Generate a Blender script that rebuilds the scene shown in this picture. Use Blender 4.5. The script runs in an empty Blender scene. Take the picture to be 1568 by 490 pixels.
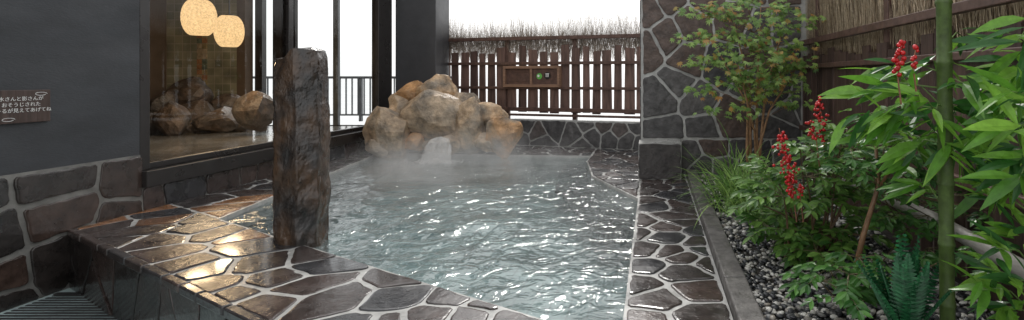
import bpy, bmesh, math, random
from mathutils import Vector, noise, Matrix, Quaternion
random.seed(7)
R=random.random
def U(a,b): return a+(b-a)*random.random()
F=800.0; CU=1000.0; CV=118.0; H=1.2
def P(u,v,Y): return Vector(((u-CU)/F*Y, Y, H-(v-CV)/F*Y))
COL=bpy.context.scene.collection

# ---------------- materials ----------------
def newmat(name):
    m=bpy.data.materials.new(name); m.use_nodes=True
    nt=m.node_tree; nt.nodes.clear()
    out=nt.nodes.new('ShaderNodeOutputMaterial')
    return m,nt,out
def N(nt,t,**kw):
    n=nt.nodes.new(t)
    for k,v in kw.items():
        if k in n.inputs: n.inputs[k].default_value=v
        else: setattr(n,k,v)
    return n
def mat_std(name,col=(0.3,0.3,0.3),attr=False,rough=(0.4,0.7),nscale=6,contrast=(0.6,1.4),bump=0.3,bscale=25,bdist=0.02,spec=0.5,stretch=None,col2=None,col2scale=2.0,col2r=(0.42,0.62),transl=0.0,metal=0.0,coat=0.0):
    m,nt,out=newmat(name); L=nt.links
    tc=N(nt,'ShaderNodeTexCoord'); mp=N(nt,'ShaderNodeMapping')
    L.new(tc.outputs['Object'],mp.inputs[0])
    if stretch: mp.inputs['Scale'].default_value=stretch
    no=N(nt,'ShaderNodeTexNoise'); no.inputs['Scale'].default_value=nscale; no.inputs['Detail'].default_value=8; no.inputs['Roughness'].default_value=0.65
    L.new(mp.outputs[0],no.inputs['Vector'])
    mr=N(nt,'ShaderNodeMapRange'); mr.inputs[1].default_value=0.3; mr.inputs[2].default_value=0.7
    mr.inputs[3].default_value=contrast[0]; mr.inputs[4].default_value=contrast[1]
    L.new(no.outputs[0],mr.inputs[0])
    if attr:
        a=N(nt,'ShaderNodeAttribute'); a.attribute_name='Col'; src=a.outputs['Color']
    else:
        c=N(nt,'ShaderNodeRGB'); c.outputs[0].default_value=(*col,1); src=c.outputs[0]
    if col2:
        n2=N(nt,'ShaderNodeTexNoise'); n2.inputs['Scale'].default_value=col2scale; n2.inputs['Detail'].default_value=5
        L.new(mp.outputs[0],n2.inputs['Vector'])
        m2=N(nt,'ShaderNodeMapRange'); m2.inputs[1].default_value=col2r[0]; m2.inputs[2].default_value=col2r[1]
        L.new(n2.outputs[0],m2.inputs[0])
        mx=N(nt,'ShaderNodeMix',data_type='RGBA'); L.new(m2.outputs[0],mx.inputs[0]); L.new(src,mx.inputs[6]); mx.inputs[7].default_value=(*col2,1)
        src=mx.outputs[2]
    vm=N(nt,'ShaderNodeVectorMath',operation='SCALE'); L.new(src,vm.inputs[0]); L.new(mr.outputs[0],vm.inputs['Scale'])
    b=N(nt,'ShaderNodeBsdfPrincipled'); L.new(vm.outputs[0],b.inputs['Base Color'])
    b.inputs['Specular IOR Level'].default_value=spec; b.inputs['Metallic'].default_value=metal
    b.inputs['Coat Weight'].default_value=coat; b.inputs['Coat Roughness'].default_value=0.08
    n3=N(nt,'ShaderNodeTexNoise'); n3.inputs['Scale'].default_value=nscale*0.6; n3.inputs['Detail'].default_value=4
    L.new(mp.outputs[0],n3.inputs['Vector'])
    rr=N(nt,'ShaderNodeMapRange'); rr.inputs[1].default_value=0.35; rr.inputs[2].default_value=0.65; rr.inputs[3].default_value=rough[0]; rr.inputs[4].default_value=rough[1]
    L.new(n3.outputs[0],rr.inputs[0]); L.new(rr.outputs[0],b.inputs['Roughness'])
    if bump>0:
        nb=N(nt,'ShaderNodeTexNoise'); nb.inputs['Scale'].default_value=bscale; nb.inputs['Detail'].default_value=6; nb.inputs['Roughness'].default_value=0.6
        L.new(mp.outputs[0],nb.inputs['Vector'])
        bu=N(nt,'ShaderNodeBump'); bu.inputs['Strength'].default_value=bump; bu.inputs['Distance'].default_value=bdist
        L.new(nb.outputs[0],bu.inputs['Height']); L.new(bu.outputs[0],b.inputs['Normal'])
    last=b.outputs[0]
    if transl>0:
        t=N(nt,'ShaderNodeBsdfTranslucent'); L.new(vm.outputs[0],t.inputs[0])
        ms=N(nt,'ShaderNodeMixShader'); ms.inputs[0].default_value=transl
        L.new(last,ms.inputs[1]); L.new(t.outputs[0],ms.inputs[2]); last=ms.outputs[0]
    L.new(last,out.inputs[0])
    return m

M_wet=mat_std('wet_paving_stone',attr=True,rough=(0.10,0.34),nscale=8,contrast=(0.4,1.6),bump=0.55,bscale=15,bdist=0.010,coat=0.35)
M_dry=mat_std('wall_stone',attr=True,rough=(0.3,0.65),nscale=10,contrast=(0.45,1.6),bump=0.8,bscale=16,bdist=0.02)
M_mortar=mat_std('mortar',col=(0.46,0.455,0.435),rough=(0.14,0.5),nscale=5,contrast=(0.55,1.2),bump=0.4,bscale=40,bdist=0.006)
M_mortard=mat_std('mortar_dark',col=(0.22,0.215,0.2),rough=(0.4,0.8),nscale=5,contrast=(0.5,1.3),bump=0.4,bscale=40,bdist=0.006)
M_rock=mat_std('boulder',attr=True,rough=(0.3,0.65),nscale=5,contrast=(0.25,1.6),bump=0.9,bscale=11,bdist=0.04,col2=(0.27,0.225,0.175),col2scale=3.0,col2r=(0.46,0.64))
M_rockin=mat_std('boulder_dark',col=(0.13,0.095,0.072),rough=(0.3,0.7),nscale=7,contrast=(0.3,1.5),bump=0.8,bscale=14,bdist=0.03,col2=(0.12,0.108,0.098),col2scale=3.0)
M_pillar=mat_std('basalt',col=(0.075,0.043,0.024),rough=(0.08,0.40),nscale=8,contrast=(0.25,1.5),bump=1.0,bscale=9,bdist=0.03,stretch=(1.1,1.1,0.8),col2=(0.03,0.028,0.027),col2scale=3.2,coat=0.3)
M_plaster=mat_std('dark_plaster',col=(0.045,0.048,0.053),rough=(0.5,0.8),nscale=3,contrast=(0.75,1.25),bump=0.5,bscale=60,bdist=0.006,stretch=(1,0.6,1.4))
M_frame=mat_std('dark_metal',col=(0.022,0.019,0.018),rough=(0.25,0.45),nscale=8,contrast=(0.8,1.2),bump=0.0)
M_column=mat_std('column_paint',col=(0.055,0.055,0.058),rough=(0.35,0.5),nscale=4,contrast=(0.85,1.15),bump=0.1)
M_wood=mat_std('stained_wood',attr=True,rough=(0.45,0.75),nscale=14,contrast=(0.45,1.5),bump=0.5,bscale=30,bdist=0.006,stretch=(1.5,1.5,0.15))
M_woodh=mat_std('stained_rail',col=(0.10,0.055,0.042),rough=(0.4,0.7),nscale=14,contrast=(0.6,1.4),bump=0.3,bscale=30,bdist=0.005)
M_twig=mat_std('brushwood',attr=True,rough=(0.6,0.9),nscale=20,contrast=(0.6,1.4),bump=0,transl=0.2)
M_leaf=mat_std('leaf',attr=True,rough=(0.25,0.45),nscale=20,contrast=(0.7,1.3),bump=0.15,bscale=60,bdist=0.003,transl=0.38)
M_stem=mat_std('stem',attr=True,rough=(0.4,0.7),nscale=25,contrast=(0.6,1.4),bump=0.3,bscale=50,bdist=0.004)
M_peb=mat_std('pebble',attr=True,rough=(0.2,0.45),nscale=20,contrast=(0.8,1.2),bump=0)
M_berry=mat_std('berry',col=(0.48,0.010,0.013),rough=(0.15,0.3),nscale=20,contrast=(0.6,1.2),bump=0)
M_curb=mat_std('concrete_curb',col=(0.12,0.112,0.105),rough=(0.3,0.8),nscale=12,contrast=(0.45,1.4),bump=0.5,bscale=50,bdist=0.008)
M_soil=mat_std('soil',col=(0.03,0.025,0.02),rough=(0.7,0.9),nscale=20,bump=0.5)
M_ground=mat_std('pale_concrete_ground',col=(0.7,0.7,0.7),rough=(0.7,0.9),nscale=0.4,contrast=(0.9,1.1),bump=0)
M_floor=mat_std('dark_floor_stone',col=(0.03,0.029,0.029),rough=(0.2,0.5),nscale=6,bump=0.4,bscale=14)
M_pale=mat_std('pale_log',col=(0.36,0.34,0.31),rough=(0.4,0.7),nscale=15,contrast=(0.5,1.3),bump=0.3,stretch=(1,0.2,1))
M_rail=mat_std('grey_paint',col=(0.10,0.11,0.12),rough=(0.4,0.6),bump=0)
M_white=mat_std('white_paint',col=(0.8,0.8,0.78),rough=(0.5,0.6),contrast=(0.95,1.05),bump=0)
M_green=mat_std('green_badge',col=(0.15,0.55,0.1),rough=(0.4,0.6),bump=0)
M_black=mat_std('black_badge',col=(0.015,0.015,0.015),rough=(0.4,0.6),bump=0)
M_cab=mat_std('cabinet_wood',col=(0.24,0.14,0.09),rough=(0.4,0.6),nscale=15,contrast=(0.7,1.3),bump=0.2,stretch=(0.3,1,3))
M_inwall=mat_std('interior_wall',col=(0.14,0.10,0.07),rough=(0.6,0.8),nscale=3,contrast=(0.8,1.2),bump=0.1)

def mat_tile(name,c1,c2,mortar,w,scale,rough=0.25):
    m,nt,out=newmat(name); L=nt.links
    tc=N(nt,'ShaderNodeTexCoord'); mp=N(nt,'ShaderNodeMapping'); mp.inputs['Scale'].default_value=(1,1,1)
    L.new(tc.outputs['UV'],mp.inputs[0])
    br=N(nt,'ShaderNodeTexBrick'); br.offset=0.0
    br.inputs['Scale'].default_value=scale; br.inputs['Color1'].default_value=(*c1,1); br.inputs['Color2'].default_value=(*c2,1); br.inputs['Mortar'].default_value=(*mortar,1)
    br.inputs['Mortar Size'].default_value=w; br.inputs['Brick Width'].default_value=1; br.inputs['Row Height'].default_value=1
    L.new(mp.outputs[0],br.inputs[0])
    no=N(nt,'ShaderNodeTexNoise'); no.inputs['Scale'].default_value=2.0; no.inputs['Detail'].default_value=6; L.new(tc.outputs['Object'],no.inputs[0])
    mr=N(nt,'ShaderNodeMapRange'); mr.inputs[1].default_value=0.3; mr.inputs[2].default_value=0.7; mr.inputs[3].default_value=0.5; mr.inputs[4].default_value=1.2; L.new(no.outputs[0],mr.inputs[0])
    vm=N(nt,'ShaderNodeVectorMath',operation='SCALE'); L.new(br.outputs[0],vm.inputs[0]); L.new(mr.outputs[0],vm.inputs['Scale'])
    b=N(nt,'ShaderNodeBsdfPrincipled'); b.inputs['Roughness'].default_value=rough
    L.new(vm.outputs[0],b.inputs['Base Color']); L.new(b.outputs[0],out.inputs[0]); return m
M_pooltile=mat_tile('pool_tile',(0.50,0.61,0.60),(0.38,0.50,0.50),(0.34,0.39,0.39),0.035,1.0)
M_walltile=mat_tile('wall_tile',(0.42,0.40,0.29),(0.28,0.29,0.2),(0.5,0.46,0.38),0.05,1.0)

def mat_water(name,tint,ior,bs,strength,bd=0.02,milky=0.0,milkcol=(0.4,0.5,0.5)):
    m,nt,out=newmat(name); L=nt.links
    tc=N(nt,'ShaderNodeTexCoord')
    nb=N(nt,'ShaderNodeTexNoise'); nb.inputs['Scale'].default_value=bs; nb.inputs['Detail'].default_value=3; nb.inputs['Distortion'].default_value=1.0
    L.new(tc.outputs['Object'],nb.inputs[0])
    bu=N(nt,'ShaderNodeBump'); bu.inputs['Strength'].default_value=strength; bu.inputs['Distance'].default_value=bd
    L.new(nb.outputs[0],bu.inputs['Height'])
    fr=N(nt,'ShaderNodeFresnel'); fr.inputs[0].default_value=ior; L.new(bu.outputs[0],fr.inputs[1])
    tr=N(nt,'ShaderNodeBsdfTransparent'); tr.inputs[0].default_value=(*tint,1)
    gl=N(nt,'ShaderNodeBsdfGlossy'); gl.inputs['Roughness'].default_value=0.045; gl.inputs['Color'].default_value=(1,1,1,1); L.new(bu.outputs[0],gl.inputs['Normal'])
    base=tr.outputs[0]
    if milky>0:
        df=N(nt,'ShaderNodeBsdfDiffuse'); df.inputs[0].default_value=(*milkcol,1); L.new(bu.outputs[0],df.inputs['Normal'])
        n4=N(nt,'ShaderNodeTexNoise'); n4.inputs['Scale'].default_value=1.3; n4.inputs['Detail'].default_value=3; L.new(tc.outputs['Object'],n4.inputs[0])
        mr=N(nt,'ShaderNodeMapRange'); mr.inputs[1].default_value=0.3; mr.inputs[2].default_value=0.7; mr.inputs[3].default_value=milky*0.5; mr.inputs[4].default_value=min(1,milky*1.5); L.new(n4.outputs[0],mr.inputs[0])
        mm=N(nt,'ShaderNodeMixShader'); L.new(mr.outputs[0],mm.inputs[0]); L.new(base,mm.inputs[1]); L.new(df.outputs[0],mm.inputs[2]); base=mm.outputs[0]
    ms=N(nt,'ShaderNodeMixShader'); L.new(fr.outputs[0],ms.inputs[0]); L.new(base,ms.inputs[1]); L.new(gl.outputs[0],ms.inputs[2])
    L.new(ms.outputs[0],out.inputs[0]); return m
M_water=mat_water('bath_water',(0.87,0.945,0.94),1.5,6.5,0.7,0.035,milky=0.18,milkcol=(0.40,0.49,0.49))
M_inwater=mat_water('indoor_water',(0.3,0.32,0.3),1.4,7,0.3,0.02,milky=0.6,milkcol=(0.33,0.32,0.30))
def mat_glass():
    m,nt,out=newmat('window_glass'); L=nt.links
    fr=N(nt,'ShaderNodeFresnel'); fr.inputs[0].default_value=1.3
    tr=N(nt,'ShaderNodeBsdfTransparent'); tr.inputs[0].default_value=(0.9,0.92,0.92,1)
    gl=N(nt,'ShaderNodeBsdfGlossy'); gl.inputs['Roughness'].default_value=0.01
    ms=N(nt,'ShaderNodeMixShader'); L.new(fr.outputs[0],ms.inputs[0]); L.new(tr.outputs[0],ms.inputs[1]); L.new(gl.outputs[0],ms.inputs[2]); L.new(ms.outputs[0],out.inputs[0]); return m
M_glass=mat_glass()
def mat_lamp():
    m,nt,out=newmat('paper_lamp_shade'); L=nt.links
    tc=N(nt,'ShaderNodeTexCoord'); no=N(nt,'ShaderNodeTexNoise'); no.inputs['Scale'].default_value=38; no.inputs['Detail'].default_value=4; no.inputs['Roughness'].default_value=0.7; L.new(tc.outputs['Object'],no.inputs[0])
    mr=N(nt,'ShaderNodeMapRange'); mr.inputs[1].default_value=0.35; mr.inputs[2].default_value=0.65; mr.inputs[3].default_value=0.8; mr.inputs[4].default_value=1.35; L.new(no.outputs[0],mr.inputs[0])
    e=N(nt,'ShaderNodeEmission'); e.inputs[0].default_value=(1.0,0.64,0.30,1); L.new(mr.outputs[0],e.inputs[1]); L.new(e.outputs[0],out.inputs[0]); return m
M_lamp=mat_lamp()
def mat_fall(name,f):
    m,nt,out=newmat(name); L=nt.links
    tr=N(nt,'ShaderNodeBsdfTransparent'); b=N(nt,'ShaderNodeBsdfPrincipled'); b.inputs['Base Color'].default_value=(0.75,0.74,0.72,1); b.inputs['Roughness'].default_value=0.3
    ms=N(nt,'ShaderNodeMixShader'); ms.inputs[0].default_value=f; L.new(tr.outputs[0],ms.inputs[1]); L.new(b.outputs[0],ms.inputs[2]); L.new(ms.outputs[0],out.inputs[0]); return m
M_fall=mat_fall('falling_water',0.26); M_foam=mat_fall('foam',0.55)

# ---------------- mesh builder ----------------
class MB:
    def __init__(s): s.v=[]; s.f=[]; s.c=[]
    def add(s,vs,fs,col=(1,1,1)):
        o=len(s.v); s.v.extend([tuple(x) for x in vs]); s.f.extend([tuple(i+o for i in f) for f in fs]); s.c.extend([col]*len(vs))
    def box(s,a,b,col=(1,1,1)):
        x0,y0,z0=a; x1,y1,z1=b
        vs=[(x0,y0,z0),(x1,y0,z0),(x1,y1,z0),(x0,y1,z0),(x0,y0,z1),(x1,y0,z1),(x1,y1,z1),(x0,y1,z1)]
        s.add(vs,[(0,3,2,1),(4,5,6,7),(0,1,5,4),(1,2,6,5),(2,3,7,6),(3,0,4,7)],col)
    def tube(s,pts,rads,n=6,col=(1,1,1)):
        vs=[];fs=[]
        for i,p in enumerate(pts):
            p=Vector(p); d=(Vector(pts[min(i+1,len(pts)-1)])-Vector(pts[max(i-1,0)])).normalized()
            a=d.orthogonal().normalized() if i==0 else (pa-d*pa.dot(d)).normalized()
            pa=a; b=d.cross(a); r=rads[i] if isinstance(rads,(list,tuple)) else rads
            for k in range(n):
                t=2*math.pi*k/n; vs.append(p+a*math.cos(t)*r+b*math.sin(t)*r)
        for i in range(len(pts)-1):
            for k in range(n):
                fs.append((i*n+k,i*n+(k+1)%n,(i+1)*n+(k+1)%n,(i+1)*n+k))
        fs.append(tuple(range(n))[::-1]); fs.append(tuple((len(pts)-1)*n+k for k in range(n)))
        s.add(vs,fs,col)
    def leaf(s,base,d,up,length,width,droop=0.2,prof=(0.0,0.7,1.0,0.75,0.35,0.0),col=(0.1,0.3,0.05),fold=0.15):
        d=d.normalized(); side=d.cross(up)
        if side.length<1e-3: side=d.orthogonal()
        side.normalize(); nrm=side.cross(d).normalized()
        vs=[];fs=[]; n=len(prof); p=Vector(base); dd=d.copy(); st=length/(n-1)
        for i,w in enumerate(prof):
            ww=max(w,0.03)*width*0.5
            vs+= [p-side*ww+nrm*fold*ww, p.copy(), p+side*ww+nrm*fold*ww]
            dd=(dd+Vector((0,0,-droop/(n-1)))).normalized(); p=p+dd*st
        for i in range(n-1):
            a=i*3; fs+=[(a,a+1,a+4,a+3),(a+1,a+2,a+5,a+4)]
        s.add(vs,fs,col)
    def obj(s,name,mat,smooth=False,parent=None):
        me=bpy.data.meshes.new(name); me.from_pydata(s.v,[],s.f); me.update()
        ca=me.color_attributes.new('Col','FLOAT_COLOR','POINT')
        flat=[]
        for c in s.c: flat.extend((c[0],c[1],c[2],1.0))
        ca.data.foreach_set('color',flat)
        if smooth: me.polygons.foreach_set('use_smooth',[True]*len(me.polygons))
        o=bpy.data.objects.new(name,me); COL.objects.link(o); me.materials.append(mat)
        if parent: o.parent=parent
        return o
def empty(name):
    o=bpy.data.objects.new(name,None); COL.objects.link(o); return o
def bevel(o,w=0.008,seg=2):
    m=o.modifiers.new('b','BEVEL'); m.width=w; m.segments=seg; m.limit_method='ANGLE'; return o

# ---------------- crazy paving ----------------
def clip(poly,p,n):
    out=[]
    for i in range(len(poly)):
        a=poly[i]; b=poly[(i+1)%len(poly)]
        da=(a[0]-p[0])*n[0]+(a[1]-p[1])*n[1]; db=(b[0]-p[0])*n[0]+(b[1]-p[1])*n[1]
        if da<=0: out.append(a)
        if da*db<0:
            t=da/(da-db); out.append((a[0]+(b[0]-a[0])*t,a[1]+(b[1]-a[1])*t))
    return out
def area(p): return 0.5*sum(p[i][0]*p[(i+1)%len(p)][1]-p[(i+1)%len(p)][0]*p[i][1] for i in range(len(p)))
def centroid(p):
    return (sum(q[0] for q in p)/len(p),sum(q[1] for q in p)/len(p))
def inset(poly,g):
    res=list(poly); n=len(poly)
    for i in range(n):
        a=poly[i]; b=poly[(i+1)%n]; ex,ey=b[0]-a[0],b[1]-a[1]; l=math.hypot(ex,ey)
        if l<1e-6: continue
        nx,ny=ey/l,-ex/l
        res=clip(res,(a[0]-nx*g,a[1]-ny*g),(nx,ny))
        if len(res)<3: return []
    return res
def stones(mb,poly,size,gap,fn,thick,colfn,seed=0):
    rnd=random.Random(seed)
    if area(poly)<0: poly=poly[::-1]
    xs=[p[0] for p in poly]; ys=[p[1] for p in poly]
    pts=[]; tries=0
    A=abs(area(poly)); target=int(A/(size*size)*1.05)+1
    def inside(q):
        for i in range(len(poly)):
            a=poly[i]; b=poly[(i+1)%len(poly)]
            if (b[0]-a[0])*(q[1]-a[1])-(b[1]-a[1])*(q[0]-a[0])<0: return False
        return True
    while len(pts)<target and tries<20000:
        tries+=1
        q=(rnd.uniform(min(xs),max(xs)),rnd.uniform(min(ys),max(ys)))
        if not inside(q): continue
        md=size*rnd.uniform(0.42,1.0)
        if all((q[0]-r[0])**2+(q[1]-r[1])**2>md*md for r in pts): pts.append(q)
    for q in pts:
        c=list(poly)
        for r in pts:
            if r is q: continue
            dx,dy=r[0]-q[0],r[1]-q[1]
            if dx*dx+dy*dy>(size*4)**2: continue
            c=clip(c,((q[0]+r[0])/2,(q[1]+r[1])/2),(dx,dy))
            if len(c)<3: break
        if len(c)<3: continue
        c=inset(c,gap*rnd.uniform(0.6,1.4)*0.5)
        if len(c)<3 or area(c)<0.004*size: continue
        n=len(c); d=[]
        for i in range(n):
            a=c[i]; b=c[(i+1)%n]; l=math.hypot(b[0]-a[0],b[1]-a[1]); t=min(0.28,0.017/max(l,1e-4))
            d.append((a[0]+(b[0]-a[0])*t,a[1]+(b[1]-a[1])*t))
            k=max(0,int(l/0.05)-1)
            for j in range(k):
                tt=(j+1)/(k+1); d.append((a[0]+(b[0]-a[0])*tt+rnd.uniform(-.007,.007),a[1]+(b[1]-a[1])*tt+rnd.uniform(-.007,.007)))
            d.append((b[0]+(a[0]-b[0])*t,b[1]+(a[1]-b[1])*t))
        c=d; n=len(c); cx,cy=centroid(c)
        tilt=(rnd.uniform(-.02,.02),rnd.uniform(-.02,.02)); th=thick*rnd.uniform(0.8,1.25)
        col=colfn(fn(cx,cy,0),rnd)
        vs=[];fs=[]
        for (hh,sc) in ((-0.01,0.0),(th-0.004,0.0),(th-0.0008,0.004),(th+0.0008,0.014)):
            for p in c:
                dx,dy=p[0]-cx,p[1]-cy; l=math.hypot(dx,dy) or 1; k=1-sc/l
                x,y=cx+dx*k,cy+dy*k
                vs.append(fn(x,y,hh+(tilt[0]*dx+tilt[1]*dy if hh>0 else 0)))
        for r in range(3):
            for i in range(n):
                fs.append((r*n+i,r*n+(i+1)%n,(r+1)*n+(i+1)%n,(r+1)*n+i))
        fs.append(tuple(3*n+i for i in range(n)))
        mb.add(vs,fs,col)
def mix(a,b,t): return tuple(a[i]*(1-t)+b[i]*t for i in range(3))
def brown(p,r):
    t=r.random(); c=mix((0.030,0.025,0.024),(0.060,0.042,0.037),t)
    if r.random()<0.25: c=(0.032,0.032,0.035)
    return c
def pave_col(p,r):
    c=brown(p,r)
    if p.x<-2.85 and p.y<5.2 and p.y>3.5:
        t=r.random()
        if t<0.32: c=mix((0.24,0.105,0.042),(0.10,0.056,0.036),r.random())  # warm light on the left corner, painted as orange-brown base colour on some stones
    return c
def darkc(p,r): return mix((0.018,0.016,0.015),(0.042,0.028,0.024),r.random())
def pierc(p,r):
    t=r.random(); c=mix((0.042,0.041,0.043),(0.10,0.093,0.09),t)
    if r.random()<0.3: c=(0.085,0.058,0.047)
    return c
def prism(mb,poly,z0,z1):
    n=len(poly)
    if area(poly)<0: poly=poly[::-1]
    vs=[(p[0],p[1],z0) for p in poly]+[(p[0],p[1],z1) for p in poly]
    fs=[tuple(range(n))[::-1],tuple(range(n,2*n))]+[(i,(i+1)%n,n+(i+1)%n,n+i) for i in range(n)]
    mb.add(vs,fs)

XW=-4.6
A_=[(-0.15,1.3),(0.40,1.3),(0.40,6.5),(-0.15,6.5)]
B_=[(-0.15,5.2),(-0.15,8.56),(-0.95,8.79),(-0.95,7.5),(-0.75,6.4)]
C_=[(-4.4,8.3),(-0.95,8.0),(-0.95,8.79),(-4.4,9.75)]
D_=[(XW,4.97),(-3.7,4.45),(-4.35,8.3),(XW,8.3)]
E_=[(XW,4.14),(-0.15,1.53),(-0.15,2.37),(-3.7,4.45),(XW,4.97)]
paving=empty('stone_pool_edge')
mb=MB()
for k,pl in enumerate((A_,B_,C_,D_,E_)): prism(mb,pl,-0.55,-0.009+0.0004*k)
mb.obj('mortar_bed',M_mortar,parent=paving)
mb=MB()
top=lambda x,y,h:Vector((x,y,h-0.010))
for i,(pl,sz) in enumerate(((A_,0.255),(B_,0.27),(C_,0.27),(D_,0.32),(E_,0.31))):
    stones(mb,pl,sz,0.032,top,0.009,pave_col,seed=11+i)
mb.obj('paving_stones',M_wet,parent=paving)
mb=MB()
a=Vector((XW,4.14,0)); b=Vector((-0.15,1.53,0)); dd=(b-a).normalized(); nn=Vector((dd.y,-dd.x,0)); L0=(b-a).length
fn=lambda x,y,h: a+dd*x+Vector((0,0,y))+nn*h
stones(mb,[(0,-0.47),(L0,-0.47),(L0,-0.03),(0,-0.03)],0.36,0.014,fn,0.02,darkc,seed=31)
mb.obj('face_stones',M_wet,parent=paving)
mb=MB()
x=0.0
rn=random.Random(5)
while x<L0:
    w=rn.uniform(0.2,0.42)
    c=brown(a,rn)
    p=[a+dd*(x+0.010)+nn*(-0.02),a+dd*(x+w-0.010)+nn*(-0.02),a+dd*(x+w-0.010)+nn*(0.035),a+dd*(x+0.010)+nn*(0.035)]
    vs=[q+Vector((0,0,-0.05)) for q in p]+[q+Vector((0,0,0.002)) for q in p]
    mb.add(vs,[(0,3,2,1),(4,5,6,7),(0,1,5,4),(1,2,6,5),(2,3,7,6),(3,0,4,7)],mix(c,(0.04,0.03,0.027),0.3)); x+=w
o=mb.obj('edge_nosing',M_wet,parent=paving); bevel(o,0.01,2)

# pool interior
def in_poly(x,y,m=0.12):
    for (p,q) in (((-0.15,2.37),(-0.15,5.2)),((-4.35,8.3),(-3.7,4.45)),((-3.7,4.45),(-0.15,2.37))):
        ex,ey=q[0]-p[0],q[1]-p[1]; l=math.hypot(ex,ey)
        if (ex*(y-p[1])-ey*(x-p[0]))/l < -m: return False
    return True
WZ=-0.04
st=0.022; x0,x1,y0,y1=-4.5,0.0,2.2,8.5
nx=int((x1-x0)/st)+1; ny=int((y1-y0)/st)+1
vs=[];idx={}
fall=Vector((-2.55,7.75))
for j in range(ny):
    for i in range(nx):
        x=x0+i*st; y=y0+j*st
        if not in_poly(x,y): continue
        amp=0.5+1.0*max(0,min(1,0.5+1.5*noise.noise(Vector((x*0.7,y*0.6,9.3)))))
        wx=x+0.35*noise.noise(Vector((x*1.1,y*1.1,20))); wy=y+0.35*noise.noise(Vector((x*1.1,y*1.1,30)))
        n1=noise.noise(Vector((wx*4.6+3,wy*3.6,1.7))); n2=noise.noise(Vector((wx*10,wy*7.5,4.1)))
        h=amp*(0.012*noise.noise(Vector((x*2.4,y*2.0,0.3)))+0.019*(0.5-abs(n1))+0.006*(0.5-abs(n2)))
        r=math.hypot(x-fall.x,y-fall.y)
        h+=0.010*math.sin(r*13.0+2*noise.noise(Vector((x*1.5,y*1.5,8))))*math.exp(-r*0.6)
        idx[(i,j)]=len(vs); vs.append((x,y,WZ-0.006+h))
fs=[]
for (i,j) in idx:
    q=[idx.get((i,j)),idx.get((i+1,j)),idx.get((i+1,j+1)),idx.get((i,j+1))]
    if None not in q: fs.append(tuple(q))
w=MB(); w.add(vs,fs); w.obj('pool_water',M_water,smooth=True)
def uvplane(name,mat,o,ux,uy,lx,ly,scale,parent=None):
    me=bpy.data.meshes.new(name); o=Vector(o);ux=Vector(ux);uy=Vector(uy)
    me.from_pydata([o,o+ux*lx,o+ux*lx+uy*ly,o+uy*ly],[],[(0,1,2,3)]); uv=me.uv_layers.new()
    for k,c in enumerate(((0,0),(lx,0),(lx,ly),(0,ly))): uv.data[k].uv=(c[0]*scale,c[1]*scale)
    ob=bpy.data.objects.new(name,me); COL.objects.link(ob); me.materials.append(mat)
    if parent: ob.parent=parent
    return ob
uvplane('pool_floor',M_pooltile,(-4.6,1.6,-0.46),(1,0,0),(0,1,0),4.6,7.4,7.0)
mb=MB()
stepz=lambda x,y,h:Vector((x,y,h-0.20))
S2=[(-0.45,4.4),(-0.13,4.4),(-0.13,5.2),(-0.75,6.4),(-1.15,6.3)]
S3=[(-1.2,6.3),(-0.75,6.4),(-0.95,8.0),(-1.4,7.9)]
S4=[(-3.7,4.45),(-0.15,2.37),(-0.15,2.66),(-3.5,4.66)]
S5=[(-3.7,4.45),(-3.35,4.6),(-3.95,8.2),(-4.35,8.3)]
for i,s in enumerate((S2,S3,S4,S5)):
    stones(mb,s,0.25,0.02,stepz,0.02,lambda p,r:mix((0.015,0.02,0.022),(0.055,0.065,0.066),r.random()),seed=50+i)
mb.obj('pool_step',M_wet)

# ---------------- left wall ----------------
lw=empty('plaster_wall')
mb=MB(); mb.box((XW-0.2,0.5,0.50),(XW-0.02,4.70,3.4)); mb.obj('upper_wall',M_plaster,parent=lw)
mb=MB(); mb.box((XW-0.22,0.5,-0.5),(XW-0.012,4.70,0.50)); mb.box((XW-0.22,4.70,-0.5),(XW-0.012,9.25,0.20)); mb.obj('lower_wall_mortar',M_mortard,parent=lw)
mb=MB()
fnL=lambda x,y,h: Vector((XW-0.012+h,x,y))
stones(mb,[(0.5,-0.47),(4.72,-0.47),(4.72,0.50),(0.5,0.50)],0.38,0.035,fnL,0.014,lambda p,r:mix((0.024,0.022,0.021),(0.062,0.04,0.032),r.random()),seed=71)
stones(mb,[(4.72,-0.02),(9.2,-0.02),(9.2,0.20),(4.72,0.20)],0.3,0.025,fnL,0.014,brown,seed=72)
mb.obj('lower_wall_stones',M_wet,parent=lw)
win=empty('glass_window')
mb=MB()
yA,yB=4.70,9.25
mb.box((XW-0.12,yA,0.203),(XW+0.05,yB,0.35))
mb.box((XW-0.16,yA,0.352),(XW-0.02,yA+0.10,3.2))
mb.box((XW-0.14,6.66,0.352),(XW-0.04,6.74,3.2))
mb.box((XW-0.14,6.86,0.352),(XW-0.10,6.92,3.2))
mb.box((XW-0.14,8.80,0.352),(XW-0.02,9.25,3.2))
mb.box((XW-0.16,yA,3.2),(XW-0.02,yB,3.4))
mb.box((XW-0.11,yA+0.1,0.352),(XW-0.05,8.8,0.41))
o=mb.obj('frame',M_frame,parent=win); bevel(o,0.006)
mb=MB(); xx=XW-0.08
mb.add([(xx,yA+0.1,0.4),(xx,8.8,0.4),(xx,8.8,3.2),(xx,yA+0.1,3.2)],[(0,1,2,3)]); mb.obj('pane',M_glass,parent=win)
sg=empty('wooden_sign')
mb=MB(); mb.box((XW-0.02,3.55,0.865),(XW+0.005,3.985,1.105),(0.065,0.042,0.035)); o=mb.obj('board',M_wood,parent=sg); bevel(o,0.004)
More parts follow.
